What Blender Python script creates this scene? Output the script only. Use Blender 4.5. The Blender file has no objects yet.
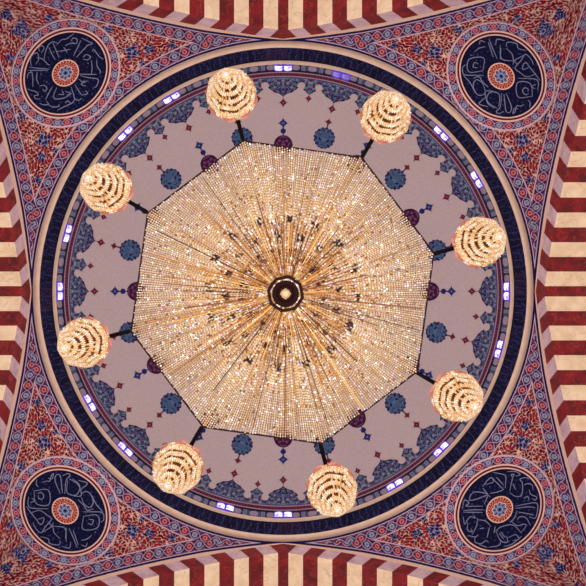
import bpy, math, random
import numpy as np
random.seed(7); rng = np.random.default_rng(11)
PI = math.pi
F = 750.0                      # design units per (metre / metre of height)
C = bpy.context.scene.collection
scn = bpy.context.scene
scn.view_settings.view_transform = 'Standard'
scn.view_settings.look = 'None'

# ------------------------------------------------------------------ helpers
def lin(c):
    c = np.asarray(c, dtype=float) / 255.0
    return np.where(c <= 0.04045, c / 12.92, ((c + 0.055) / 1.055) ** 2.4)

def P3(u, v, z):
    """building coordinates: bearing (u,v) seen from the floor centre, at height z"""
    u = np.asarray(u, float); v = np.asarray(v, float); z = np.asarray(z, float) + 0 * u
    return np.stack([-u * z / F, v * z / F, z], axis=-1)

def mesh_np(name, verts, faces, mats, parent=None, colors=None, mat_idx=None, smooth=False):
    me = bpy.data.meshes.new(name)
    verts = np.asarray(verts, dtype=np.float32).reshape(-1, 3)
    if isinstance(faces, np.ndarray):
        n, k = faces.shape
        me.vertices.add(len(verts)); me.vertices.foreach_set('co', verts.ravel())
        me.loops.add(n * k); me.loops.foreach_set('vertex_index', faces.astype(np.int32).ravel())
        me.polygons.add(n)
        me.polygons.foreach_set('loop_start', np.arange(0, n * k, k, dtype=np.int32))
        me.polygons.foreach_set('loop_total', np.full(n, k, dtype=np.int32))
        me.update(calc_edges=True)
    else:
        me.from_pydata([tuple(map(float, p)) for p in verts], [], faces); me.update()
    for m in (mats if isinstance(mats, (list, tuple)) else [mats]): me.materials.append(m)
    if mat_idx is not None: me.polygons.foreach_set('material_index', np.asarray(mat_idx, dtype=np.int32))
    if colors is not None:
        a = me.color_attributes.new('Col', 'FLOAT_COLOR', 'POINT')
        cc = np.ones((len(verts), 4), dtype=np.float32); cc[:, :3] = colors
        a.data.foreach_set('color', cc.ravel())
    if smooth: me.polygons.foreach_set('use_smooth', np.ones(len(me.polygons), dtype=bool))
    o = bpy.data.objects.new(name, me); C.objects.link(o)
    if parent: o.parent = parent
    return o

def grid_faces(n, m, close=False):
    """n rows x m columns, columns may wrap"""
    i = np.arange(n - 1)[:, None]; j = np.arange(m if close else m - 1)[None, :]
    j2 = (j + 1) % m
    return np.stack([i * m + j, i * m + j2, (i + 1) * m + j2, (i + 1) * m + j], -1).reshape(-1, 4)

class MB:
    def __init__(s): s.v = []; s.f = []; s.c = []; s.mi = []
    def add(s, v, f, col=(1, 1, 1), mi=0):
        o = len(s.v); s.v += [tuple(p) for p in v]; s.f += [tuple(o + i for i in q) for q in f]
        s.c += [tuple(col)] * len(v); s.mi += [mi] * len(f)
    def tube(s, pts, r, n=8, close=False, col=(1, 1, 1), cap=True):
        pts = [np.array(p, float) for p in pts]; N = len(pts); vs = []
        rr = r if hasattr(r, '__len__') else [r] * N
        for i, p in enumerate(pts):
            a = pts[(i - 1) % N] if (close or i > 0) else p
            b = pts[(i + 1) % N] if (close or i < N - 1) else p
            t = b - a; t /= np.linalg.norm(t) + 1e-9
            up = np.array([0, 0, 1.0]) if abs(t[2]) < .9 else np.array([1.0, 0, 0])
            x = np.cross(up, t); x /= np.linalg.norm(x); y = np.cross(t, x)
            for k in range(n):
                q = 2 * PI * k / n; vs.append(p + rr[i] * (math.cos(q) * x + math.sin(q) * y))
        fs = []
        for i in range(N if close else N - 1):
            for k in range(n):
                a, b = i * n, ((i + 1) % N) * n
                fs.append((a + k, a + (k + 1) % n, b + (k + 1) % n, b + k))
        if cap and not close: fs += [tuple(range(n)), tuple(range((N - 1) * n, N * n))]
        s.add(vs, fs, col)
    def lathe(s, prof, n=32, col=(1, 1, 1), ph=0, mi=0):
        vs = [(r * math.cos(2 * PI * k / n + ph), r * math.sin(2 * PI * k / n + ph), z) for r, z in prof for k in range(n)]
        fs = [(i * n + k, i * n + (k + 1) % n, (i + 1) * n + (k + 1) % n, (i + 1) * n + k) for i in range(len(prof) - 1) for k in range(n)]
        s.add(vs, fs, col, mi)
    def octa(s, c, ax, L, W, col, up=None):
        """elongated six-sided crystal drop along ax"""
        c = np.array(c, float); ax = np.array(ax, float); ax /= np.linalg.norm(ax)
        u = np.array([0, 0, 1.0]) if abs(ax[2]) < .9 else np.array([1.0, 0, 0])
        x = np.cross(u, ax); x /= np.linalg.norm(x); y = np.cross(ax, x)
        a = random.random() * PI / 2; x, y = math.cos(a) * x + math.sin(a) * y, -math.sin(a) * x + math.cos(a) * y
        s.add([c + ax * L, c - ax * L, c + x * W, c + y * W, c - x * W, c - y * W],
              [(0, 2, 3), (0, 3, 4), (0, 4, 5), (0, 5, 2), (1, 3, 2), (1, 4, 3), (1, 5, 4), (1, 2, 5)], col)
    def box(s, a, b, w, h, col=(1, 1, 1)):
        a = np.array(a, float); b = np.array(b, float); t = (b - a) / np.linalg.norm(b - a)
        x = np.cross([0, 0, 1.0], t); x /= np.linalg.norm(x); y = np.cross(t, x)
        vs = [p + sx * x * w / 2 + sy * y * h / 2 for p in (a, b) for sx, sy in ((-1, -1), (1, -1), (1, 1), (-1, 1))]
        s.add(vs, [(0, 1, 2, 3), (4, 5, 6, 7), (0, 1, 5, 4), (1, 2, 6, 5), (2, 3, 7, 6), (3, 0, 4, 7)], col)
    def build(s, name, mat, parent=None, colored=False, smooth=False):
        return mesh_np(name, np.array(s.v), s.f, mat, parent, np.array(s.c) if colored else None, s.mi, smooth)

def tag(o, label=None, cat=None, group=None, kind=None):
    if label: o['label'] = label
    if cat: o['category'] = cat
    if group: o['group'] = group
    if kind: o['kind'] = kind
    return o
def empty(name, loc, rz=0):
    o = bpy.data.objects.new(name, None); C.objects.link(o); o.location = loc; o.rotation_euler = (0, 0, rz)
    o.empty_display_size = .1
    return o
def copy_tree(o, parent=None):
    kids = [c for c in o.children]
    c = o.copy(); C.objects.link(c); c.parent = parent
    for ch in kids: copy_tree(ch, c)
    return c

# ------------------------------------------------------------------ materials
def mat(name, rgb=(200, 200, 200), rough=.6, metal=0, emit=0, attr=False, spec=.4, noise=0, nscale=8, ecol=None):
    m = bpy.data.materials.new(name); m.use_nodes = True
    nt = m.node_tree; b = nt.nodes['Principled BSDF']
    b.inputs['Roughness'].default_value = rough; b.inputs['Metallic'].default_value = metal
    b.inputs['Specular IOR Level'].default_value = spec
    if attr:
        a = nt.nodes.new('ShaderNodeAttribute'); a.attribute_name = 'Col'; src = a.outputs['Color']
    else:
        r = nt.nodes.new('ShaderNodeRGB'); r.outputs[0].default_value = (*lin(rgb), 1); src = r.outputs[0]
    if noise:
        tc = nt.nodes.new('ShaderNodeTexCoord'); n = nt.nodes.new('ShaderNodeTexNoise')
        n.inputs['Scale'].default_value = nscale; n.inputs['Detail'].default_value = 4
        nt.links.new(tc.outputs['Object'], n.inputs['Vector'])
        mr = nt.nodes.new('ShaderNodeMapRange'); mr.inputs[1].default_value = .3; mr.inputs[2].default_value = .7
        mr.inputs[3].default_value = 1 - noise; mr.inputs[4].default_value = 1 + noise
        nt.links.new(n.outputs['Fac'], mr.inputs[0])
        mx = nt.nodes.new('ShaderNodeVectorMath'); mx.operation = 'SCALE'
        nt.links.new(src, mx.inputs[0]); nt.links.new(mr.outputs[0], mx.inputs['Scale']); src = mx.outputs[0]
    nt.links.new(src, b.inputs['Base Color'])
    if emit:
        b.inputs['Emission Strength'].default_value = emit
        if ecol: b.inputs['Emission Color'].default_value = (*lin(ecol), 1)
        else: nt.links.new(src, b.inputs['Emission Color'])
    return m

def marble(name, base, dark, vein, vscale, vw):
    m = bpy.data.materials.new(name); m.use_nodes = True; nt = m.node_tree; b = nt.nodes['Principled BSDF']
    b.inputs['Roughness'].default_value = .45; b.inputs['Specular IOR Level'].default_value = .3
    tc = nt.nodes.new('ShaderNodeTexCoord')
    n1 = nt.nodes.new('ShaderNodeTexNoise'); n1.inputs['Scale'].default_value = 5; n1.inputs['Detail'].default_value = 5
    n2 = nt.nodes.new('ShaderNodeTexNoise'); n2.inputs['Scale'].default_value = vscale; n2.inputs['Detail'].default_value = 3
    n2.inputs['Distortion'].default_value = 1.2
    for n in (n1, n2): nt.links.new(tc.outputs['Object'], n.inputs['Vector'])
    r1 = nt.nodes.new('ShaderNodeValToRGB'); e = r1.color_ramp.elements
    e[0].position = .35; e[0].color = (*lin(dark), 1); e[1].position = .65; e[1].color = (*lin(base), 1)
    nt.links.new(n1.outputs['Fac'], r1.inputs[0])
    r2 = nt.nodes.new('ShaderNodeValToRGB'); e = r2.color_ramp.elements
    e[0].position = .5 - vw; e[0].color = (0, 0, 0, 1); e[1].position = .5 + vw; e[1].color = (0, 0, 0, 1)
    k = e.new(.5); k.color = (.55, .55, .55, 1)
    nt.links.new(n2.outputs['Fac'], r2.inputs[0])
    mx = nt.nodes.new('ShaderNodeMix'); mx.data_type = 'RGBA'
    nt.links.new(r2.outputs[0], mx.inputs[0]); nt.links.new(r1.outputs[0], mx.inputs[6])
    mx.inputs[7].default_value = (*lin(vein), 1)
    nt.links.new(mx.outputs[2], b.inputs['Base Color'])
    return m

M_tile = mat('painted_tile', attr=True, rough=.8, spec=.06)
M_cream = mat('cream_stone', (206, 174, 152), .6, noise=.08, nscale=6)
M_red = marble('red_marble', (128, 6, 14), (82, 2, 10), (175, 60, 50), 4, .02)
M_white = marble('cream_marble', (236, 206, 172), (222, 186, 150), (165, 135, 115), 2.5, .012)
M_face = marble('face_marble', (204, 176, 182), (184, 154, 164), (120, 100, 118), 3.5, .02)  # lilac tone for the vertical faces of the cream voussoirs
M_bead = mat('crystal_bead', attr=True, rough=.25, spec=.5, emit=.2)  # emission stands in for lamplight caught inside the crystals
M_gold = mat('amber_gold', (206, 128, 52), .35, .3, emit=.12)
M_rust = mat('rust_bronze', (150, 76, 26), .4, .1, emit=.05)
M_brown = mat('brown_bronze', (96, 44, 20), .4, .3)
M_dark = mat('dark_bronze', (44, 10, 8), .6, 0, spec=.15)
M_black = mat('black_metal', (10, 6, 8), .6, 0, spec=.1)
M_peach = mat('peach_rim', (196, 122, 104), .5, emit=.03, noise=.15, nscale=60)
M_glow = mat('amber_glow', (120, 58, 22), .5, emit=.06, noise=.6, nscale=22)
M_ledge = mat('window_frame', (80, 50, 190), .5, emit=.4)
def pane_mat(name, c1, c2, st):
    m = bpy.data.materials.new(name); m.use_nodes = True; nt = m.node_tree; b = nt.nodes['Principled BSDF']
    tc = nt.nodes.new('ShaderNodeTexCoord'); n = nt.nodes.new('ShaderNodeTexVoronoi'); n.inputs['Scale'].default_value = 9
    nt.links.new(tc.outputs['Object'], n.inputs['Vector'])
    r = nt.nodes.new('ShaderNodeValToRGB'); e = r.color_ramp.elements
    e[0].position = .25; e[0].color = (*lin(c1), 1); e[1].position = .75; e[1].color = (*lin(c2), 1)
    nt.links.new(n.outputs['Distance'], r.inputs[0])
    nt.links.new(r.outputs[0], b.inputs['Base Color']); nt.links.new(r.outputs[0], b.inputs['Emission Color'])
    b.inputs['Emission Strength'].default_value = st; b.inputs['Roughness'].default_value = .2
    return m
M_pane = pane_mat('daylit_pane', (250, 250, 255), (120, 100, 255), 1.5)
M_pane_dim = pane_mat('dim_pane', (165, 150, 225), (110, 95, 215), .25)

# ------------------------------------------------------------------ pattern tools (glazed tile drawing, computed per vertex)
def waves(wl, n=36, seed=0, spread=.25):
    r = np.random.default_rng(seed); a = r.uniform(0, 2 * PI, n); k = 2 * PI / (wl * (1 + r.uniform(-spread, spread, n))); p = r.uniform(0, 2 * PI, n)
    kx, ky = k * np.cos(a), k * np.sin(a)
    def f(x, y):
        o = np.zeros_like(x)
        for i in range(n): o += np.cos(kx[i] * x + ky[i] * y + p[i])
        return o / math.sqrt(n / 2)
    return f
W_field = waves(5.6, 40, 1); W_field2 = waves(3.6, 30, 2); W_mos = waves(4.2, 36, 3); W_mos2 = waves(9, 20, 4); W_low = waves(60, 14, 5, .5)

def put(col, mask, c):
    col[mask] = lin(c)

def flower_band(col, mask, s, t, pitch):
    """s along the band (design units), t 0..1 across; alternating blue and red flowers"""
    s = s[mask]; t = t[mask]; n = len(s)
    c = np.empty((n, 3)); c[:] = lin((32, 24, 74))
    q = s / pitch; k = np.floor(q); qx = q - k - .5; fx = qx * pitch; fy = (t - .5) * 10.0
    odd = (k % 2) == 1
    c[W_field2(s, t * 10) > .55] = lin((96, 62, 104)); c[W_field2(s, t * 10) > 1.3] = lin((150, 44, 62))
    env = 4.1 * np.abs(np.cos(PI * qx)) ** .8
    c[(np.abs(np.abs(fy) - env) < .5)] = lin((172, 150, 172))
    c[(np.abs(fy) > 4.3) & (np.abs(qx) > .36)] = lin((150, 60, 84))
    d = np.sqrt((fx / 1.0) ** 2 + (fy / 1.0) ** 2) * (1 + .1 * np.cos(6 * np.arctan2(fy, fx)))
    b = (d < 3.5) & ~odd; c[b] = lin((24, 22, 72))
    b = (d < 2.7) & ~odd; c[b] = lin((140, 142, 164))
    b = (d < 1.0) & ~odd; c[b] = lin((86, 92, 136))
    r = (d < 3.4) & odd; c[r] = lin((138, 20, 40))
    r = (d < 2.2) & odd; c[r] = lin((188, 122, 126))
    r = (d < 1.2) & odd; c[r] = lin((150, 30, 44))
    col[mask] = c

# ------------------------------------------------------------------ arch outline and pendentives
HA, HB, HC = 252.5, .12, 4.1e-4
def hh(w): w = np.abs(w); return HA + HB * w + HC * w * w
A_ = 15.0 * HA / F                   # half side of the square bay = 5.05 m
ZK = A_ * F
def zb_of(w): return ZK / hh(w)
def rho_b(th):
    """distance of the arch outline along direction th"""
    t = np.mod(th, PI / 2); t = np.minimum(t, PI / 2 - t)      # angle from nearest arch axis
    c, s = np.cos(t), np.sin(t)
    qa = HC * s * s; qb = HB * s - c; qc = HA
    return np.where(qa < 1e-9, qc / -qb, (-qb - np.sqrt(np.maximum(qb * qb - 4 * qa * qc, 0))) / (2 * qa + 1e-15)), t
def pend_z(u, v):
    th = np.arctan2(v, u); r = np.hypot(u, v); rb, t = rho_b(th)
    w = rb * np.sin(t); zb = zb_of(w)
    k = np.clip((r - 250) / np.maximum(rb - 250, 1e-6), 0, 1)
    return 15.0 - (15.0 - zb) * k ** 1.15

ROUND = {'nw': (-217.7, 218.3), 'sw': (-218.0, -219.5), 'se': (216.4, -218.3), 'ne': (218.0, 215.0)}
EA, EB = 43.7, 37.5
def ell(u, v, key):
    cu, cv = ROUND[key]; du, dv = u - cu, v - cv
    L = math.hypot(cu, cv); rx, ry = cu / L, cv / L
    n = du * rx + dv * ry; p = -du * ry + dv * rx
    rho = np.sqrt((p / EA) ** 2 + (n / EB) ** 2) + 1e-9
    q = (rho - 1) * np.hypot(p, n) / rho
    return q, np.arctan2(n / EB, p / EA), p, n

MOT = [(239.5, 151, 6.5), (242, 134, 4.5), (245.7, 111, 4), (263, 262, 7.5), (277, 277, 5.5), (273, 234, 4), (290, 296, 6), (248, 90, 3), (262, 175, 4), (298, 262, 4),
       (206, 150, 4), (228, 141, 3)]
def paint_pend(u, v, key):
    n = len(u); col = np.empty((n, 3))
    r = np.hypot(u, v); th = np.arctan2(v, u)
    a = np.maximum(abs(u), abs(v)); b = np.minimum(abs(u), abs(v))
    # scroll field
    f = W_field(a, b); g = W_field2(a, b); lo = W_low(a, b)
    col[:] = lin((126, 8, 24)); col[(f < 0)] = lin((84, 5, 24))
    col[(g > 1.0)] = lin((44, 14, 56)); col[(g < -1.35)] = lin((196, 150, 150))
    cr = np.abs(f + .22 * g) < .36; col[cr] = lin((196, 146, 136)); col[np.abs(f + .22 * g) < .13] = lin((226, 190, 168))
    col[(np.abs(f) > 1.6)] = lin((150, 24, 34))
    mm = np.zeros(n, bool)
    for (ma, mb_, mr) in MOT:
        d = np.hypot(a - ma, b - mb_); ang = np.arctan2(b - mb_, a - ma)
        mm |= d < mr * (1 + .28 * np.cos(4 * ang + 1.5))
    ground = mm & ~(np.abs(f - .3 * g) < .42)
    col[mm] = lin((150, 140, 172)); col[ground] = lin((24, 24, 76)); col[mm & (g > 1.2)] = lin((60, 80, 130))
    # borders: arch side and ring side
    w = b; d1 = (hh(w) - a) / np.sqrt(1 + (HB + 2 * HC * w) ** 2); d2 = r - 250.0
    cw = np.interp(w, [0, 20, 80], [.7, 1.3, 3.1])
    use1 = d1 - cw < d2
    # swap so narrow tips hold one shared band
    d = np.where(use1, d1 - cw, d2)
    s = np.where(use1, w * 1.04, 250 * np.minimum(np.mod(th, PI / 2), PI / 2 - np.mod(th, PI / 2)))
    x, y = d, s
    col[d < 15.4] = lin((60, 44, 90))
    m = (d > 3.4) & (d < 14.2); flower_band(col, m, s + 3, (d - 3.6) / 10.6, 10.6)
    put(col, (d > 14.2) & (d < 15.3), (196, 170, 178))
    put(col, (d > 2.4) & (d <= 3.3), (184, 160, 176))
    put(col, (d > .3) & (d <= 2.4), (20, 18, 70))
    put(col, (d <= .3), (212, 172, 152))
    put(col, use1 & (d1 < cw + .2), (214, 176, 156))
    # lines round the roundel
    q, an, _, _ = ell(u, v, key)
    put(col, (q > 12.9) & (q < 14.4), (200, 168, 176))
    put(col, q <= 12.6, (110, 60, 80))
    col *= (.88 + .05 * rng.standard_normal(n))[:, None]
    return np.clip(col, 0, 1)

def pendentive(name, key, q0):
    nt, nr = 800, 250
    th = np.linspace(0, PI / 2, nt) ; th = th + q0
    t = np.linspace(0, 1, nr)
    rb, _ = rho_b(th)
    R = 250 + (rb[None, :] - 250) * t[:, None]
    U = R * np.cos(th)[None, :]; V = R * np.sin(th)[None, :]
    u, v = U.ravel(), V.ravel()
    o = mesh_np(name, P3(u, v, pend_z(u, v)), grid_faces(nr, nt), M_tile, colors=paint_pend(u, v, key), smooth=True)
    tag(o, kind='structure')
pendentive('wall_north_east', 'ne', 0)
pendentive('wall_north_west', 'nw', PI / 2)
pendentive('wall_south_west', 'sw', PI)
pendentive('wall_south_east', 'se', 3 * PI / 2)

# ------------------------------------------------------------------ arches of red and cream voussoirs
def arch(name, ang):
    T = .46; w = np.linspace(-352, 352, 2817)
    x = A_ * w / hh(w); z = zb_of(w)
    tx = np.gradient(x, w); tz = np.gradient(z, w)
    tz = np.sign(w) * -1 * np.abs(tz)
    L = np.hypot(tx, tz); nx, nz = tz / L, -tx / L
    nx = np.where(w > 0, nx, nx)
    nx = -np.abs(tz) / L * np.sign(w); nz = -np.abs(tx) / L
    ix, iz = x + T * nx, z + T * nz
    half = w > 0
    hx, hz, hix, hiz = x[half], z[half], ix[half], iz[half]
    ok = hix > 0.0
    hx, hz, hix, hiz = hx[ok], hz[ok], hix[ok], hiz[ok]
    s = np.concatenate([[0], np.cumsum(np.hypot(np.diff(hix), np.diff(hiz)))]) + hix[0]
    V, Fc, mi = [], [], []
    def at(q): return [np.interp(q, s, k) for k in (hx, hz, hix, hiz)]
    def seg(q0, q1, sg, m, first=False):
        n = 5; qs = np.linspace(q0, q1, n)
        rows = []
        for q in qs:
            ex, ez, jx, jz = at(q)
            if q <= 0: ex, ez, jx, jz = 0, 15.0, 0, hiz[0]
            rows.append([(sg * ex, A_, ez), (sg * jx, A_, jz), (sg * jx, A_ + .02, jz - .012), (sg * jx, A_ + 3.6, jz - .012)])
        o = len(V)
        for r_ in rows: V.extend(r_)
        for i in range(n - 1):
            for k in range(3):
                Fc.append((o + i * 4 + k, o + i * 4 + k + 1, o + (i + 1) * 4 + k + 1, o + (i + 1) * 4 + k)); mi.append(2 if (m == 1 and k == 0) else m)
    for sg in (1, -1):
        seg(0, .107, sg, 0); q = .107; k = 1
        while q < s[-1]:
            q1 = min(q + .30, s[-1]); seg(q, q1, sg, k % 2); q = q1; k += 1
    V = np.array(V); ca, sa = math.cos(ang), math.sin(ang)
    X = V[:, 0] * ca - V[:, 1] * sa; Y = V[:, 0] * sa + V[:, 1] * ca
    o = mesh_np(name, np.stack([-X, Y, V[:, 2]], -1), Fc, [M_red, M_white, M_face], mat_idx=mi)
    tag(o, kind='structure')
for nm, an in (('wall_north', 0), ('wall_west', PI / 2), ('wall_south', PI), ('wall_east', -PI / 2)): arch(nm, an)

for k, nm in enumerate(('wall_pier_north_east', 'wall_pier_north_west', 'wall_pier_south_west', 'wall_pier_south_east')):
    sx_ = (-1, 1, 1, -1)[k]; sy_ = (1, 1, -1, -1)[k]; b = MB(); g0, g1 = A_ + .01, A_ + 3.6
    prof = [(g0 + .12, g0), (g1, g0), (g1, g1), (g0, g1), (g0, g0 + .12)]
    pv = [(sx_ * x, sy_ * y, z) for z in (6.0, 16.5) for x, y in prof]
    b.add(pv, [(0, 1, 2, 3, 4), (5, 6, 7, 8, 9)] + [(i, (i + 1) % 5, 5 + (i + 1) % 5, 5 + i) for i in range(5)])
    tag(b.build(nm, M_white), kind='structure')

# ------------------------------------------------------------------ ring ledges, inscription band, window drum
def lathe_obj(name, prof, m, n=256):
    b = MB(); b.lathe(prof, n); return tag(b.build(name, m, smooth=True), kind='structure')
R1, R0 = 244.3 * 15 / F, 250 * 15 / F
lathe_obj('trim_1', [(R0 + .03, 15.02), (R0, 15.0), (R0 - .03, 14.985), (R1 + .03, 14.985), (R1, 15.0), (R1, 15.04)], M_cream)
ZB = R1 * F / 230.6
R2 = 227.3 * ZB / F
lathe_obj('trim_2', [(R1 + .01, ZB - .01), (R2 + .006, ZB - .01), (R2, ZB), (R2, ZB + .03)], M_cream)
ZD = R2 * F / 220.7

def band(name, R, z0, z1, na, nz, painter):
    th = np.linspace(0, 2 * PI, na, endpoint=False); zz = np.linspace(z0, z1, nz)
    TH, ZZ = np.meshgrid(th, zz); t = (ZZ - z0) / (z1 - z0)
    col = painter(TH.ravel(), t.ravel())
    pts = np.stack([-R * np.cos(TH), R * np.sin(TH), ZZ], -1).reshape(-1, 3)
    o = mesh_np(name, pts, grid_faces(nz, na, True), M_tile, colors=col, smooth=True)
    return tag(o, kind='structure')

Wn1 = waves(3.4, 30, 21); Wn2 = waves(12, 16, 22)
def paint_navy(th, t):
    n = len(th); c = np.empty((n, 3)); c[:] = lin((11, 11, 38))
    s = th * 238; y = t * 13.7
    f = Wn1(s, y * 1.3)
    # tall strokes and bowls of the band inscription, faint blue on navy
    stroke = (np.abs(f) < .16) & (Wn2(s, y * .3) > -.5) & (t > .12) & (t < .88)
    c[stroke] = lin((50, 52, 104))
    k = np.floor(s / 7.0); h = np.sin(k * 91.7) * .5 + .5
    fx = s / 7.0 - k - .5 - (t - .5) * .12
    c[(np.abs(fx) < .055) & (t > .2 + .3 * h) & (t < .86)] = lin((54, 56, 110))
    bowl = np.abs(np.hypot((s / 11 % 1 - .5) * 11, (t - .35) * 11) - 3.1) < .35
    c[bowl & (t < .38)] = lin((48, 50, 102))
    for a in (0, PI / 2, PI, 3 * PI / 2):
        dd = np.abs(np.mod(th - a - .03 + PI, 2 * PI) - PI) * 238
        c[(dd < 11) & (dd > 8) & (t > .15) & (t < .85)] = lin((44, 30, 58))
        c[(dd < 8) & (f > .6)] = lin((58, 30, 60))
    e = (t < .05) | (t > .95); c[e] = lin((30, 24, 60))
    return c * (1 + .1 * rng.standard_normal(n))[:, None].clip(.5, 1.5)
band('wall_drum_band', R1, 15.02, ZB, 2200, 28, paint_navy)

def paint_drum(th, t):
    n = len(th); c = np.empty((n, 3)); c[:] = lin((30, 30, 66))
    per = PI / 12; x = (np.mod(th + per / 2, per) - per / 2) * 180 / PI; ax = np.abs(x)   # degrees from a window axis
    def niche(x0, hw, rgb, t0=.12, t1=.86, pw=3):
        d = (np.abs(ax - x0) / hw) ** pw + (np.abs((t - (t0 + t1) / 2) / ((t1 - t0) / 2))) ** pw
        c[d < 1.35] = lin((70, 78, 110)); c[d < .95] = lin(rgb)
    niche(3.25, .95, (150, 132, 152)); niche(7.5, 1.15, (152, 138, 156))
    for xx in (4.75, 5.15, 5.55):
        c[np.abs(ax - xx) < .09] = lin((150, 150, 178))
    m = (ax > 4.55) & (ax < 4.7) | (ax > 5.65) & (ax < 6.2); c[m] = lin((62, 78, 112))
    c[(t < .07)] = lin((24, 20, 50)); c[(t > .9)] = lin((16, 14, 40))
    return c * (1 + .06 * rng.standard_normal(n))[:, None]
band('wall_drum', R2, ZB + .0, ZD, 2160, 26, paint_drum)

def make_window(name, ang, dim):
    """paired round-headed lights in a violet frame, set on the drum wall"""
    root = empty(name, (-(R2) * math.cos(ang), R2 * math.sin(ang), ZB + .03), 0); root['kind'] = 'structure'
    root.rotation_euler = (0, 0, math.atan2(R2 * math.sin(ang), -R2 * math.cos(ang)) + PI)   # local +x faces the axis
    H = ZD - ZB - .06; hw = .2
    fr = MB()
    def arch_pts(cy, w, h, x):
        pts = [(x, cy - w, 0.0), (x, cy - w, h - w)]
        for k in range(1, 8):
            a = PI - PI * k / 8; pts.append((x, cy + w * math.cos(a), h - w + w * math.sin(a)))
        pts += [(x, cy + w, h - w), (x, cy + w, 0.0)]
        return pts
    for cy in (-hw / 2, hw / 2):
        p = arch_pts(cy, hw / 2 - .008, H, .02)
        fr.tube(p, .013, 6)
    fr.box((.015, -hw - .01, .0), (.015, hw + .01, .0), .03, .03)
    o = fr.build('window_frame', M_ledge, root)
    for cy in (-hw / 2, hw / 2):
        p = arch_pts(cy, hw / 2 - .008, H, .012)
        mesh_np('window_pane', p, [tuple(range(len(p)))], M_pane_dim if dim else M_pane, root)
for i in range(24):
    a = i * PI / 12
    make_window('window_%d' % (i + 1), a, i in (4, 5))

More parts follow.
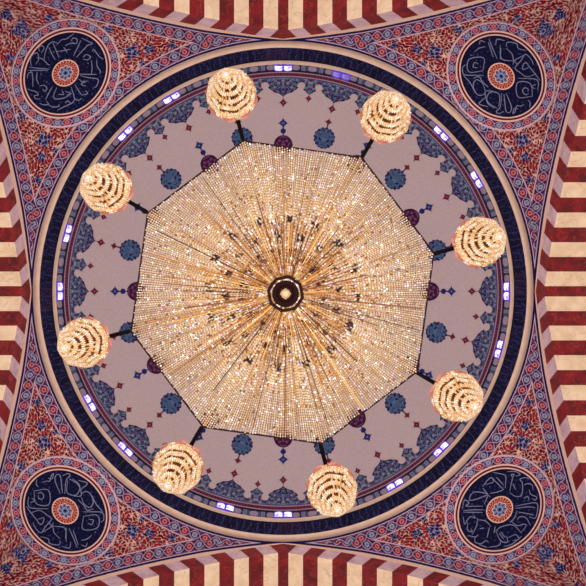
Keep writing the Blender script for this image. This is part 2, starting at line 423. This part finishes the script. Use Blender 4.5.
# ------------------------------------------------------------------ dome
def paint_dome(th, r):
    n = len(th); c = np.empty((n, 3)); c[:] = lin((192, 174, 176))
    c *= (1 + .07 * rng.standard_normal(n))[:, None]
    per = PI / 12; k = np.round(th / per); x = (th - k * per) * 200.0 * 1.0         # tangential distance from big lobe axis
    half = per * 200.0 / 2; xs = np.abs(x); y = r
    rs = th * 200.0
    f = W_mos(xs + 60 * (k % 2) * 0, y); g = W_mos2(xs, y)
    # lobed border
    big = np.interp(xs, [0, 1, 4, 9, 13, 15.5, 16, 17], [194.6, 195.6, 197.6, 199.2, 202.4, 204.5, 209, 210.5])
    small = np.interp(half - xs, [0, 1, 3.5, 7.5, 8.5, 9.5], [198.0, 198.8, 200.8, 203.5, 208, 210.5])
    bd = np.minimum(big, small)
    reg = (y > bd) & (y < 214.6)
    reg &= ~(np.hypot(xs - 17.6, (y - 206.3)) < 3.6)
    ed = (y > bd - .2) & (y < bd + 1.2) & (y < 214)
    def mosaic(mask, teal=.5):
        cc = np.empty((mask.sum(), 3)); ff = f[mask]; gg = g[mask]
        cc[:] = lin((28, 26, 84)); cc[gg > teal * .4] = lin((30, 66, 104))
        cc[(ff > .7)] = lin((70, 118, 140)); cc[ff > 1.4] = lin((120, 160, 166))
        l = np.abs(ff + .1) < .2; cc[l] = lin((160, 142, 172))
        cc[ff < -1.25] = lin((100, 36, 70))
        c[mask] = cc
    mosaic(reg, .5); c[ed & reg] = lin((36, 26, 76))
    # string courses above the lobes
    c[(y >= 213.4) & (y < 214.6)] = lin((74, 62, 110))
    m = (y >= 214.6); c[m] = lin((170, 140, 152))
    m = (y >= 215.4) & (y < 218.4); c[m & (np.sin(rs * 2.2) > -.2)] = lin((112, 40, 58)); c[m & (np.sin(rs * 2.2) <= -.2)] = lin((60, 34, 70))
    c[(y >= 219.6)] = lin((30, 24, 56))
    def star(cx, cr, s, rgb, xx=None):
        dx = np.abs((xs if xx is None else xx) - cx); dy = np.abs(y - cr)
        c[(dx ** .72 + dy ** .72) < s ** .72] = lin(rgb)
        c[np.hypot(dx, dy) < s * .42] = lin(rgb)
        c[np.hypot(dx, dy) < s * .13] = lin((170, 110, 130))
    star(0, 188.7, 4.9, (104, 28, 54)); c[(xs < .5) & (y > 192) & (y < 195.5)] = lin((104, 28, 54))
    star(half, 194.3, 3.9, (104, 28, 54)); c[(half - xs < .45) & (y > 196.5) & (y < 199)] = lin((104, 28, 54))
    ev = (k % 2) == 0
    X = (th - k * per) * 160.0
    # odd axes: round teal medallion, red cross
    d = np.hypot(X, y - 158.5); an = np.arctan2(y - 158.5, X)
    R_ = 10.6 + .45 * np.cos(16 * an)
    f2 = W_mos(np.abs(X) * 1.1, y)
    m = ~ev & (d < R_); c[m] = lin((36, 34, 88)); c[m & (f2 > .2)] = lin((58, 90, 124)); c[m & (np.abs(f2) < .2)] = lin((118, 110, 150))
    c[m & (np.abs(d - 6.3) < .5)] = lin((66, 104, 132)); c[m & (d < 3.2) & (np.cos(8 * an) > 0)] = lin((90, 120, 150)); c[m & (d > 9.6)] = lin((32, 26, 80))
    for (cr, s, rgb) in ((175.2, 3.7, (110, 30, 52)),):
        dx = np.abs(X); dy = np.abs(y - cr); c[~ev & ((dx ** .72 + dy ** .72) < s ** .72)] = lin(rgb); c[~ev & (np.hypot(dx, dy) < 1.6)] = lin(rgb)
    c[~ev & (np.abs(X) < .45) & (y > 168.5) & (y < 173)] = lin((60, 34, 80))
    # even axes: plum finial shape with a blue dot and star
    d = np.hypot(X, y - 146.0)
    tip = ev & (np.abs(X) < (156.5 - y) * 1.1) & (y > 146)
    m = ev & ((d < 10.2) | (tip & (d < 10.6))); c[m] = lin((70, 22, 58)); c[m & (f2 > .5)] = lin((110, 70, 110)); c[m & (d > 9)] = lin((48, 20, 60))
    m = ev & (np.hypot(X, y - 160.3) < 2.7); c[m] = lin((36, 38, 104))
    dx = np.abs(X); dy = np.abs(y - 168.2)
    m = ev & (((dx ** .72 + dy ** .72) < 5.4 ** .72) | (np.hypot(dx, dy) < 2.6)); c[m] = lin((38, 40, 108))
    c[ev & (np.hypot(dx, dy) < 1)] = lin((96, 120, 160))
    c[ev & (dx < .5) & (y > 155) & (y < 166)] = lin((44, 36, 96))
    # inner rows toward the crown of the dome
    for rr_, sz in ((80, 6),):
        X3 = (th - k * per) * rr_; d = np.hypot(X3, y - rr_); m = d < sz; c[m] = lin((44, 38, 92)); c[d < sz * .5] = lin((80, 100, 130))
    m = y < 48; c[m] = lin((60, 44, 96)); c[m & (np.cos(th * 16 + y * .2) > .3)] = lin((120, 60, 80)); c[y < 12] = lin((180, 160, 150))
    return np.clip(c, 0, 1)
ph = np.linspace(0, PI / 2 - 1e-3, 4000); rp = F * R2 * np.cos(ph) / (ZD + 4.1 * np.sin(ph))
rows = np.concatenate([np.arange(220.7, 134, -.5), np.arange(133.5, 20, -3), [12, 5, .3]])
phr = np.interp(-rows, -rp, ph)
nth = 2400
TH, RR = np.meshgrid(np.linspace(0, 2 * PI, nth, endpoint=False), rows); _, PH = np.meshgrid(np.arange(nth), phr)
pts = np.stack([-R2 * np.cos(PH) * np.cos(TH), R2 * np.cos(PH) * np.sin(TH), ZD + 4.1 * np.sin(PH)], -1)
o = mesh_np('ceiling', pts, grid_faces(len(rows), nth, True), M_tile, colors=paint_dome(TH.ravel(), RR.ravel()), smooth=True)
tag(o, kind='structure')

# ------------------------------------------------------------------ calligraphy roundels
S_NW = [[(50,255),(120,262),(185,268)],[(45,275),(175,275)],[(65,245),(60,200),(75,170),(105,160),(115,200),(95,235)],[(100,190),(140,200),(175,235),(190,240)],
 [(120,150),(115,125),(135,110),(150,130),(130,160)],[(150,200),(160,150),(180,105),(210,85),(240,95)],[(180,120),(205,170),(225,205)],[(205,80),(225,130),(250,190)],
 [(240,100),(270,70),(300,65),(350,30)],[(235,150),(270,145),(300,140),(325,135)],[(280,122),(292,135),(305,160)],[(330,80),(345,60),(370,70),(365,95),(335,90)],
 [(290,110),(330,95),(360,100)],[(395,75),(375,120),(345,180)],[(400,60),(440,80),(470,100),(430,110)],[(450,100),(400,150),(365,190)],
 [(410,190),(430,170),(460,185),(440,205),(410,200)],[(470,150),(480,135),(500,160),(520,185),(545,200)],[(465,210),(470,260),(465,300)],[(385,300),(450,302),(500,302)],
 [(500,205),(505,250),(525,280),(520,300)],[(390,310),(450,325),(510,335),(500,380),(480,390)],[(385,335),(410,355),(440,345)],[(420,340),(400,370),(430,380)],
 [(40,330),(42,300),(55,290),(70,290),(75,340),(75,385)],[(105,285),(100,330),(115,370)],[(120,380),(150,375),(170,395),(155,415),(140,400)],
 [(40,400),(70,410),(100,420),(110,440),(85,445),(95,465),(125,465)],[(205,385),(180,430),(160,470)],[(235,390),(215,440),(225,465),(280,460),(320,440)],
 [(245,435),(280,435),(270,410)],[(290,415),(330,430),(300,440)],[(120,495),(150,505),(180,500),(165,480)],[(180,505),(210,520),(245,515),(250,500)],
 [(240,540),(290,515),(340,490),(355,465)],[(290,490),(310,480),(330,500)],[(330,385),(345,430),(355,465),(380,475),(400,460)],[(355,370),(380,410),(400,440)],
 [(400,440),(440,430),(425,410)],[(440,225),(446,232)],[(128,300),(134,306)],[(165,350),(171,356)],[(212,150),(218,156)]]
S_SW = [[(85,160),(180,155),(185,250),(100,245),(85,160)],[(110,180),(130,170),(150,190),(140,215),(115,210),(115,190)],[(50,200),(45,250),(70,275),(180,280)],
 [(70,210),(90,225),(60,240)],[(105,85),(100,115),(115,135)],[(140,105),(165,95),(190,95),(200,60),(215,45),(205,80),(180,75)],[(235,50),(225,90),(260,180)],
 [(235,50),(260,60),(270,130),(275,175)],[(275,60),(310,45),(325,60),(300,90),(290,180)],[(310,90),(305,170),(360,190),(390,150),(380,110),(340,80)],
 [(320,80),(380,120),(400,190),(350,195)],[(380,90),(440,110),(400,150)],[(400,180),(430,165),(460,180),(480,230),(460,270),(420,250),(400,200)],
 [(380,220),(420,260),(440,290),(480,280)],[(470,190),(500,250),(545,300)],[(410,300),(470,300),(540,305),(550,350),(530,370)],
 [(415,330),(410,415),(500,410),(520,360),(500,320),(415,330)],[(450,350),(480,355),(470,385),(445,375)],[(35,265),(60,300),(100,350),(130,390)],
 [(60,310),(120,290),(170,320),(200,350),(160,400),(130,440),(90,400),(80,370)],[(110,350),(150,340),(140,380),(110,375)],[(180,370),(210,400),(220,440),(260,480)],
 [(215,370),(200,400),(130,440)],[(210,395),(290,410),(300,500)],[(300,405),(295,480)],[(320,410),(350,480),(375,540)],[(345,420),(380,520)],
 [(130,465),(180,480),(190,510),(250,520),(260,490)],[(270,530),(320,540),(330,500)],[(400,490),(440,480),(470,455)],[(400,520),(430,530),(440,505)],[(490,430),(498,438)]]
S_SE = [[(45,290),(60,230),(90,250),(70,270),(180,270)],[(50,300),(120,295),(185,295)],[(50,310),(180,312)],[(100,190),(95,230),(150,220),(210,200),(190,260)],
 [(100,195),(130,175),(200,185),(230,210)],[(180,140),(210,100),(240,80),(250,110),(200,125)],[(180,150),(215,190)],[(240,80),(290,130),(320,160)],[(270,75),(320,130)],
 [(230,185),(280,175),(320,160)],[(250,45),(320,60),(335,80),(330,150)],[(375,75),(370,60),(390,60),(380,80),(360,170)],[(345,40),(400,40),(430,60),(400,70)],
 [(360,180),(400,205),(440,195),(445,120),(430,90),(470,80),(490,90)],[(380,120),(400,160)],[(455,130),(480,120),(510,130),(515,160)],
 [(490,160),(500,190),(540,210),(530,230),(510,220)],[(455,220),(480,205),(490,230)],[(400,270),(470,255),(540,250),(545,300),(530,350),(490,340)],
 [(400,285),(480,275),(530,280)],[(410,300),(390,350),(360,380)],[(420,310),(480,320),(520,330)],[(370,370),(410,400),(450,390),(470,400),(440,440)],
 [(410,360),(430,340),(470,350),(500,400)],[(265,440),(300,410),(380,395),(440,450)],[(270,440),(300,500),(345,510),(340,470)],[(300,440),(330,480)],[(290,450),(320,490)],
 [(350,480),(400,460),(420,490),(380,500)],[(220,545),(290,530),(300,500)],[(265,405),(255,450)],[(320,540),(380,520),(440,470)],
 [(50,340),(60,390),(80,360),(100,340),(130,350),(120,330)],[(80,380),(80,430),(110,440),(100,420)],[(145,350),(140,400),(110,460)],[(150,360),(200,370),(235,405)],
 [(225,410),(210,480)],[(80,465),(130,475),(150,460)],[(130,480),(130,510),(170,520),(200,500),(220,510)],[(160,420),(190,415)],[(155,525),(210,545)]]
def smooth_line(p, n=5):
    p = np.array(p, float)
    if len(p) < 3: return np.linspace(p[0], p[-1], 4)
    q = np.vstack([2 * p[0] - p[1], p, 2 * p[-1] - p[-2]]); out = []
    for i in range(1, len(q) - 2):
        for t in np.linspace(0, 1, n, endpoint=False):
            a, b, c, d = q[i - 1], q[i], q[i + 1], q[i + 2]
            out.append(.5 * ((2 * b) + (c - a) * t + (2 * a - 5 * b + 4 * c - d) * t * t + (3 * b - a - 3 * c + d) * t ** 3))
    out.append(p[-1]); return np.array(out)

M_script = mat('pale_script', (112, 112, 146), .6)
def roundel(key, strokes, label):
    cu, cv = ROUND[key]; L = math.hypot(cu, cv); rx, ry = cu / L, cv / L
    z0 = float(pend_z(np.array([cu]), np.array([cv]))[0])
    base = P3(cu, cv, z0)
    root = empty('calligraphy_roundel', tuple(base)); tag(root, label, 'roundel', 'calligraphy roundels between the arches')
    def patch(name, q0, q1, nr, na, lift, painter):
        an = np.linspace(0, 2 * PI, na, endpoint=False); k = np.linspace(0, 1, nr)
        AN, K = np.meshgrid(an, k)
        if name == 'rosette': ra, rb_ = 14.4 * K, 12.5 * K
        elif q0 is None: ra, rb_ = (EA + q1) * K, (EB + q1) * K
        else: q = q0 + (q1 - q0) * K; ra, rb_ = EA + q, EB + q
        p = ra * np.cos(AN); n_ = rb_ * np.sin(AN)
        u = cu + n_ * rx - p * ry; v = cv + n_ * ry + p * rx
        u, v = u.ravel(), v.ravel(); zz = pend_z(u, v)
        pts = P3(u, v, zz - lift) - base
        return mesh_np(name, pts, grid_faces(nr, na, True), M_tile, root, painter(u, v, AN.ravel(), K.ravel()), smooth=True)
    def pd(u, v, a, k):
        c = np.empty((len(u), 3)); c[:] = lin((12, 14, 44)); f = W_mos(u, v)
        c[f > 1.0] = lin((24, 28, 72)); c[f > 1.7] = lin((44, 50, 98)); return c
    patch('disc', None, .2, 60, 240, .03, pd)
    def pm(u, v, a, k):
        c = np.empty((len(u), 3)); c[:] = lin((214, 170, 158)); q = k * 5.0
        c[(q > 1.5) & (q < 3.2)] = lin((78, 16, 34)); return c
    patch('rim', 0, 5.0, 14, 360, .045, pm)
    def pb(u, v, a, k):
        c = np.empty((len(u), 3)); m = np.ones(len(u), bool)
        flower_band(c, m, a / (2 * PI) * 32 * 9.6, k, 9.6); c[k > .9] = lin((200, 166, 176)); return c
    patch('flower_border', 5.0, 13.4, 22, 900, .03, pb)
    def pr(u, v, a, k):
        r = k * 13.4; c = np.empty((len(u), 3)); c[:] = lin((150, 34, 40))
        f = np.cos(12 * a + 1.8 * np.sin(r)) ; c[np.abs(f) < .32] = lin((220, 170, 140))
        c[(f > .8)] = lin((100, 20, 50))
        c[(np.abs(r - 6.8 - .7 * np.cos(8 * a)) < .55)] = lin((214, 170, 150))
        m = r < 6.4 + .7 * np.cos(8 * a); c[m] = lin((108, 118, 152)); c[m & (np.cos(8 * a + 1) > .45)] = lin((56, 56, 104)); c[r < 3] = lin((84, 100, 140)); c[(r < 3.4) & (r > 2.7)] = lin((160, 160, 180))
        c[r < 1.5] = lin((16, 16, 50)); c[r > 12.3] = lin((222, 178, 156)); return c
    patch('rosette', None, 13.4 - 40.6, 44, 200, .05, pr).name = 'rosette'
    V, Fc = [], []
    for st in strokes:
        p = smooth_line(st); w = .36
        uu = (p[:, 0] - 293) / 6.66 ; vv = -(p[:, 1] - 293) / 6.66
        if key == 'ne': uu, vv = -uu, -vv
        d = np.stack([np.gradient(uu), np.gradient(vv)], -1); d /= np.linalg.norm(d, axis=1)[:, None] + 1e-9
        ww = w * (.75 + .5 * np.sin(np.linspace(0, PI, len(uu))))
        a1 = (uu - d[:, 1] * ww + cu, vv + d[:, 0] * ww + cv); a2 = (uu + d[:, 1] * ww + cu, vv - d[:, 0] * ww + cv)
        pu = np.stack([a1[0], a2[0]], -1).ravel(); pv = np.stack([a1[1], a2[1]], -1).ravel()
        o = len(V); V.extend(list(P3(pu, pv, pend_z(pu, pv) - .045) - base))
        for i in range(len(uu) - 1): Fc.append((o + 2 * i, o + 2 * i + 1, o + 2 * i + 3, o + 2 * i + 2))
    mesh_np('inscription', np.array(V), Fc, M_script, root)
roundel('nw', S_NW, 'navy calligraphy roundel in the upper left corner of the photo, script with long flat strokes')
roundel('sw', S_SW, 'navy calligraphy roundel in the lower left corner of the photo, script with boxy loops')
roundel('se', S_SE, 'navy calligraphy roundel in the lower right corner of the photo, ringed by flowers')
roundel('ne', S_SW, 'navy calligraphy roundel in the upper right corner of the photo, ringed by flowers')

# ------------------------------------------------------------------ chandelier
OFFU, OFFV = -.7, -1.0
ZC = 12.0; CX, CY = -OFFU * ZC / F, OFFV * ZC / F
ch = empty('chandelier', (CX, CY, 0))
tag(ch, 'huge eight-sided crystal chandelier of radiating bead strands filling the middle of the dome', 'chandelier')
OA = math.radians(14.6); RO = 156.3 * ZC / F
def dirv(a, r, z): return np.array([-r * math.cos(a), r * math.sin(a), z])
corners = [dirv(OA + k * PI / 4, RO, ZC) for k in range(8)]
HUB = np.array([-.045, -.02, 0]); ZH = 10.85; RH = .262
fb = MB(); fb.tube([c + np.array([0, 0, .0]) for c in corners], .016, 6, close=True); fb.build('octagonal_frame', M_dark, ch)
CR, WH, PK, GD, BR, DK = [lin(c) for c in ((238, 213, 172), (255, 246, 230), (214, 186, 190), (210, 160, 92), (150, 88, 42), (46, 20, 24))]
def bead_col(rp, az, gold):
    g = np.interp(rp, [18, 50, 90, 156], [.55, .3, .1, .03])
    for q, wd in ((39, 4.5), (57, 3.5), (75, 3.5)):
        if abs(rp - q) < wd and abs(((az * 180 / PI + q * 1.7) % 22.5) - 11) < 3.4 and random.random() < .55: return DK  # dark patches painted into bead colour, imitating fixtures refracted through the crystal
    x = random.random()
    if x < .014: return WH * 1.9  # crystal glints painted in: scattered over-bright white and lilac beads
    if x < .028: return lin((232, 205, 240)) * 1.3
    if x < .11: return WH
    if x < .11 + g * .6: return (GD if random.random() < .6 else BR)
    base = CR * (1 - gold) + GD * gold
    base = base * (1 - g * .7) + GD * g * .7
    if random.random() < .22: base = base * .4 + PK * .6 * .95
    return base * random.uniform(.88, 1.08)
def strand(mb, p0, p1, s1, sag, dz, L, W, dens, gold, dull=1.0):
    tint = random.choice([0, 0, 0, .3, .6, 1.3]); Ltot = np.linalg.norm(p1 - p0)
    n = int(Ltot / (2 * L * .86)); ph = random.random() - .5
    for i in range(n):
        s = (i + .5 + ph) / n
        if s > s1: break
        if s < .004: continue
        def pos(s):
            q = p0 + (p1 - p0) * s; q = q.copy(); q[2] = p0[2] + dz + (p1[2] - p0[2]) * math.sin(s * PI / 2); return q
        q = pos(s); ax = pos(min(s + .01, 1)) - pos(s - .01 if s > .01 else 0)
        rp = F * math.hypot(q[0], q[1]) / q[2]; az = math.atan2(q[1], -q[0])
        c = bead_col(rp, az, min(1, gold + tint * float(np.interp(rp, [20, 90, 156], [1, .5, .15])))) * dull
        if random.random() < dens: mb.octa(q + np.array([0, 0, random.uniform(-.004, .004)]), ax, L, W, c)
for k in range(8):
    a, b = corners[k], corners[(k + 1) % 8]; mb = MB(); mu = MB(); N = 47
    for j in range(N):
        p0 = a + (b - a) * ((j + .5) / N); az = math.atan2(p0[1], -p0[0])
        p1 = HUB + dirv(az, RH, ZH)
        s1 = 1.0 if j % 3 == 0 else (.80 if j % 3 == 1 else .62)
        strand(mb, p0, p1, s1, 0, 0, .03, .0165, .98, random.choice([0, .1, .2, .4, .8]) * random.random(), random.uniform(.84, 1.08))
        p0b = a + (b - a) * ((j + .02) / N); azb = math.atan2(p0b[1], -p0b[0]); p0b = p0b * np.array([.985, .985, 1])
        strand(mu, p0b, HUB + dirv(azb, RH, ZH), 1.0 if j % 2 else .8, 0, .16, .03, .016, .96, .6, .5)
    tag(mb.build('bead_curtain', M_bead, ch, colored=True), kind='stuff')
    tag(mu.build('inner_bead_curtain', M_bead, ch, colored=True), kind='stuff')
# thin gilt rods along the net, hoops holding it
def netpos(az, rp, dz=-.03):
    # point of the net at apparent radius rp in direction az
    aa = (az - OA) % (PI / 4) - PI / 8; rout = RO * math.cos(PI / 8) / math.cos(aa)
    for _ in range(1):
        lo, hi = 0.0, 1.0
        for _ in range(22):
            s = (lo + hi) / 2; r = rout + (RH - rout) * s; z = ZC + (ZH - ZC) * math.sin(s * PI / 2)
            if F * r / z > rp: lo = s
            else: hi = s
    return dirv(az, r, z + dz) + HUB * s
M_yellow = mat('bright_gilt', (246, 196, 104), .3, emit=.2)
for i in range(92):
    az = 2 * PI * (i + random.uniform(-.3, .3)) / 92; r1 = random.choice([45, 60, 70, 85, 100, 120, 140]); r0 = random.choice([17.5, 19, 26, 34])
    rb = MB(); rb.tube([netpos(az, q) for q in np.linspace(r0, r1, 9)], .0055 if i % 3 else .008, 5)
    rb.build('gilt_rod', (M_gold, M_yellow, M_gold, M_rust, M_brown, M_gold, M_rust)[i % 7], ch)
for rr_, rad in ((33, .006), (68, .006), (100, .005)):
    hb = MB(); hb.tube([netpos(OA + k * PI / 24, rr_ * math.cos(PI / 8) / math.cos((k % 6 - 3) * PI / 24), -.005) for k in range(48)], rad, 5, close=True)
    hb.build('net_hoop', M_gold, ch)
# hub
hub = MB(); n = 8
hub.lathe([(RH - .035, ZH + .02), (RH - .035, ZH - .05), (RH, ZH - .06), (RH + .012, ZH - .03), (RH + .012, ZH + .03)], 8, ph=.2)
ho = hub.build('hub', M_dark, ch); ho.location = HUB
bw = MB(); bw.lathe([(RH - .03, ZH + .03), (.13, ZH + .07), (.10, ZH + .05), (0.001, ZH + .05)], 40); bw.build('bowl', M_dark, ho)
be = MB()
for k in range(40):
    a = 2 * PI * k / 40; c = random.choice([WH * 1.3, GD, BR, PK, CR]); be.octa((math.cos(a) * (RH - .05), math.sin(a) * (RH - .05), ZH - .02), (0, 0, 1), .03, .024, c)
be.build('bead_ring', M_bead, ho, colored=True)
db = MB(); r = .082
db.add([(r * math.cos(a) * q, r * math.sin(a) * q, ZH + zz) for q, zz in ((1, .03), (.55, -.02)) for a in np.arange(8) * PI / 4 + .0], [tuple(range(8, 16))] + [(i, (i + 1) % 8, 8 + (i + 1) % 8, 8 + i) for i in range(8)])
for i in (1, 3, 5, 7):
    for lv in (0, 8):
        v = db.v[i + lv]; db.v[i + lv] = (v[0] * .86, v[1] * .86, v[2])
db.build('finial', mat('frosted_crystal', (226, 186, 140), .35, emit=.25, noise=.25, nscale=30), ho)
st = MB(); st.tube([(0, 0, ZH + .05), (0, 0, 20.47)], .03, 12); so = st.build('suspension_rod', M_black, ch); so.location = (HUB[0] * .3, 0, 0)
# spokes carrying the frame
for k in range(8):
    sb = MB(); sb.box(dirv(OA + k * PI / 4, .03, 13.0), dirv(OA + k * PI / 4, RO - .01, ZC + .03), .02, .02); sb.build('spoke', M_gold, ch)
AR = 202.9 * ZC / F

# ------------------------------------------------------------------ pendant lamps
M_hoop = mat('cream_hoop', (228, 186, 130), .5, emit=.1)
def make_pendant():
    root = empty('crystal_pendant_lamp', (0, 0, ZC))
    b = MB(); Rb = .42; O8 = PI / 8
    b.lathe([(Rb - .01, .1), (Rb, .1), (Rb, -.06), (Rb - .02, -.06)], 8, ph=O8); b.build('rim_band', M_peach, root)
    b = MB(); b.lathe([(.001, .11), (Rb, .1), (Rb - .005, .04), (.001, .03)], 8, ph=O8); b.build('base_plate', M_glow, root)
    b = MB(); b.box((-(AR - RO) + .025, 0, .03), (.03, 0, .17), .066, .07)
    b.tube([(-(AR - RO) + .035, 0, .0), (-(AR - RO) + .035, 0, .07)], .034, 10); b.build('arm', M_black, root)
    b = MB(); b.tube([(0, 0, .1), (0, 0, .17)], .03, 10); b.build('stem', M_black, root)
    b = MB(); b.tube([(0, 0, .03), (0, 0, -1.16)], .03, 8); b.build('core', M_glow, root)
    tiers = [(.392, -.03), (.380, -.17), (.325, -.33), (.262, -.49), (.195, -.65), (.128, -.80), (.066, -.93)]
    tiers = [(R, z * 1.17) for R, z in tiers]
    for ti, (R, z) in enumerate(tiers):
        t = MB(); n = 10
        cols = []
        for row, (rr, zz, L, W) in enumerate(((R, z, .055, .019), (R - .018, z - .028, .045, .015), (R - .036, z - .0, .04, .014))):
            if rr < .02: continue
            m = max(8, int(2 * PI * rr / .032))
            for k in range(m):
                if random.random() < .05: continue
                a = 2 * PI * (k + .5 * row) / m
                x = random.random()
                c = WH * 1.1 if x < .04 else WH * .95 if x < .3 else CR if x < .8 else lin((238, 196, 136)) if x < .95 else GD
                f = 1 - .035 * (1 - math.cos(((a - O8) % (PI / 4) - PI / 8) * 8)) if ti < 3 else 1
                t.octa((rr * f * math.cos(a), rr * f * math.sin(a), zz), (math.cos(a) * .25, math.sin(a) * .25, 1), L, W, c)
        to = t.build('crystal_tier', M_bead, root, colored=True)
        h = MB(); h.lathe([(R - .004, z + .03), (R - .05, z + .02), (R - .05, z + .045), (R - .004, z + .055)], 32); h.build('hoop', M_hoop, to)
    # drapes of beads between the tiers
    for ti in range(len(tiers) - 1):
        (Ra, za), (Rb_, zb) = tiers[ti], tiers[ti + 1]; t = MB(); m = 8 if ti < 4 else 6
        for k in range(m * 3):
            a = 2 * PI * (k + .25 * ti) / (m * 3)
            if random.random() < .5: continue
            for s in (.3, .55, .8):
                R = Ra - .05 + (Rb_ - Ra + .05) * s; z = za + (zb - za) * s + .05
                t.octa((R * math.cos(a), R * math.sin(a), z), (0, 0, 1), .035, .018, GD if random.random() < .5 else CR)
        tag(t.build('bead_drape', M_bead, root, colored=True), kind='stuff')
    f = MB()
    for k in range(14): a = 2 * PI * k / 14; f.octa((.035 * math.cos(a), .035 * math.sin(a), -1.13), (math.cos(a) * .3, math.sin(a) * .3, 1), .05, .016, WH if k % 2 else CR)
    f.octa((0, 0, -1.19), (0, 0, 1), .06, .03, WH * 1.2); f.build('finial', M_bead, root, colored=True)
    return root
PL = ['crystal pendant lamp on the arm at the right, just above the level of the hub',
      'crystal pendant lamp on the arm at the upper right, second highest in the photo',
      'crystal pendant lamp at the very top, the highest one in the photo',
      'crystal pendant lamp on the arm at the upper left, second highest on the left side',
      'crystal pendant lamp on the arm at the left, the leftmost one in the photo',
      'crystal pendant lamp on the arm at the lower left, left of the lowest one',
      'crystal pendant lamp at the very bottom, the lowest one in the photo',
      'crystal pendant lamp on the arm at the lower right, below the rightmost one']
proto = make_pendant()
MEAS = [(483 - 1.5, 241), (388, 113), (230, 91), (105, 187), (81, 344), (176, 470), (334, 492), (459, 397)]
for k in range(8):
    o = proto if k == 0 else copy_tree(proto)
    a = OA - math.radians(.3) + k * PI / 4
    p = dirv(a, AR, ZC); o.location = (p[0] + CX + .012, p[1] + CY, ZC); o.rotation_euler = (0, 0, -a + PI + (0 if k == 0 else 0))
    tag(o, PL[k], 'lamp', 'crystal pendant lamps on the arms of the chandelier')

# ------------------------------------------------------------------ light, world, camera
w = bpy.data.worlds.new('World'); scn.world = w; w.use_nodes = True; nt = w.node_tree
bg = nt.nodes['Background']; tc = nt.nodes.new('ShaderNodeTexCoord'); sx = nt.nodes.new('ShaderNodeSeparateXYZ')
nt.links.new(tc.outputs['Generated'], sx.inputs[0])
rp_ = nt.nodes.new('ShaderNodeValToRGB'); e = rp_.color_ramp.elements
mr = nt.nodes.new('ShaderNodeMapRange'); mr.inputs[1].default_value = -1; mr.inputs[2].default_value = 1
nt.links.new(sx.outputs['Z'], mr.inputs[0]); nt.links.new(mr.outputs[0], rp_.inputs[0])
e[0].position = 0.0; e[0].color = (1.0, .97, .95, 1); e[1].position = .55; e[1].color = (.80, .74, .88, 1)
nt.links.new(rp_.outputs[0], bg.inputs['Color']); bg.inputs['Strength'].default_value = 1.1
def area(loc, size, power, col, rot=(0, 0, 0)):
    l = bpy.data.lights.new('area', 'AREA'); l.size = size; l.energy = power; l.color = col; l.shape = 'DISK'
    o = bpy.data.objects.new('area_light', l); C.objects.link(o); o.location = loc; o.rotation_euler = rot
area((0, 0, 2), 5, 200, (1, .95, .9), (PI, 0, 0))
pl = bpy.data.lights.new('glow', 'POINT'); pl.energy = 480; pl.color = (1, .86, .76); pl.shadow_soft_size = .8
po = bpy.data.objects.new('chandelier_light', pl); C.objects.link(po); po.location = (CX, CY, 13.4)

cam = bpy.data.cameras.new('camera'); co = bpy.data.objects.new('camera', cam); C.objects.link(co)
co.location = (0, 0, 0); co.rotation_euler = (0, PI, 0)
cam.sensor_width = 36; cam.lens = 36 * F / 586; cam.shift_x = 9.8 / 586; cam.shift_y = -1.7 / 586; cam.clip_start = .05; cam.clip_end = 200
scn.camera = co
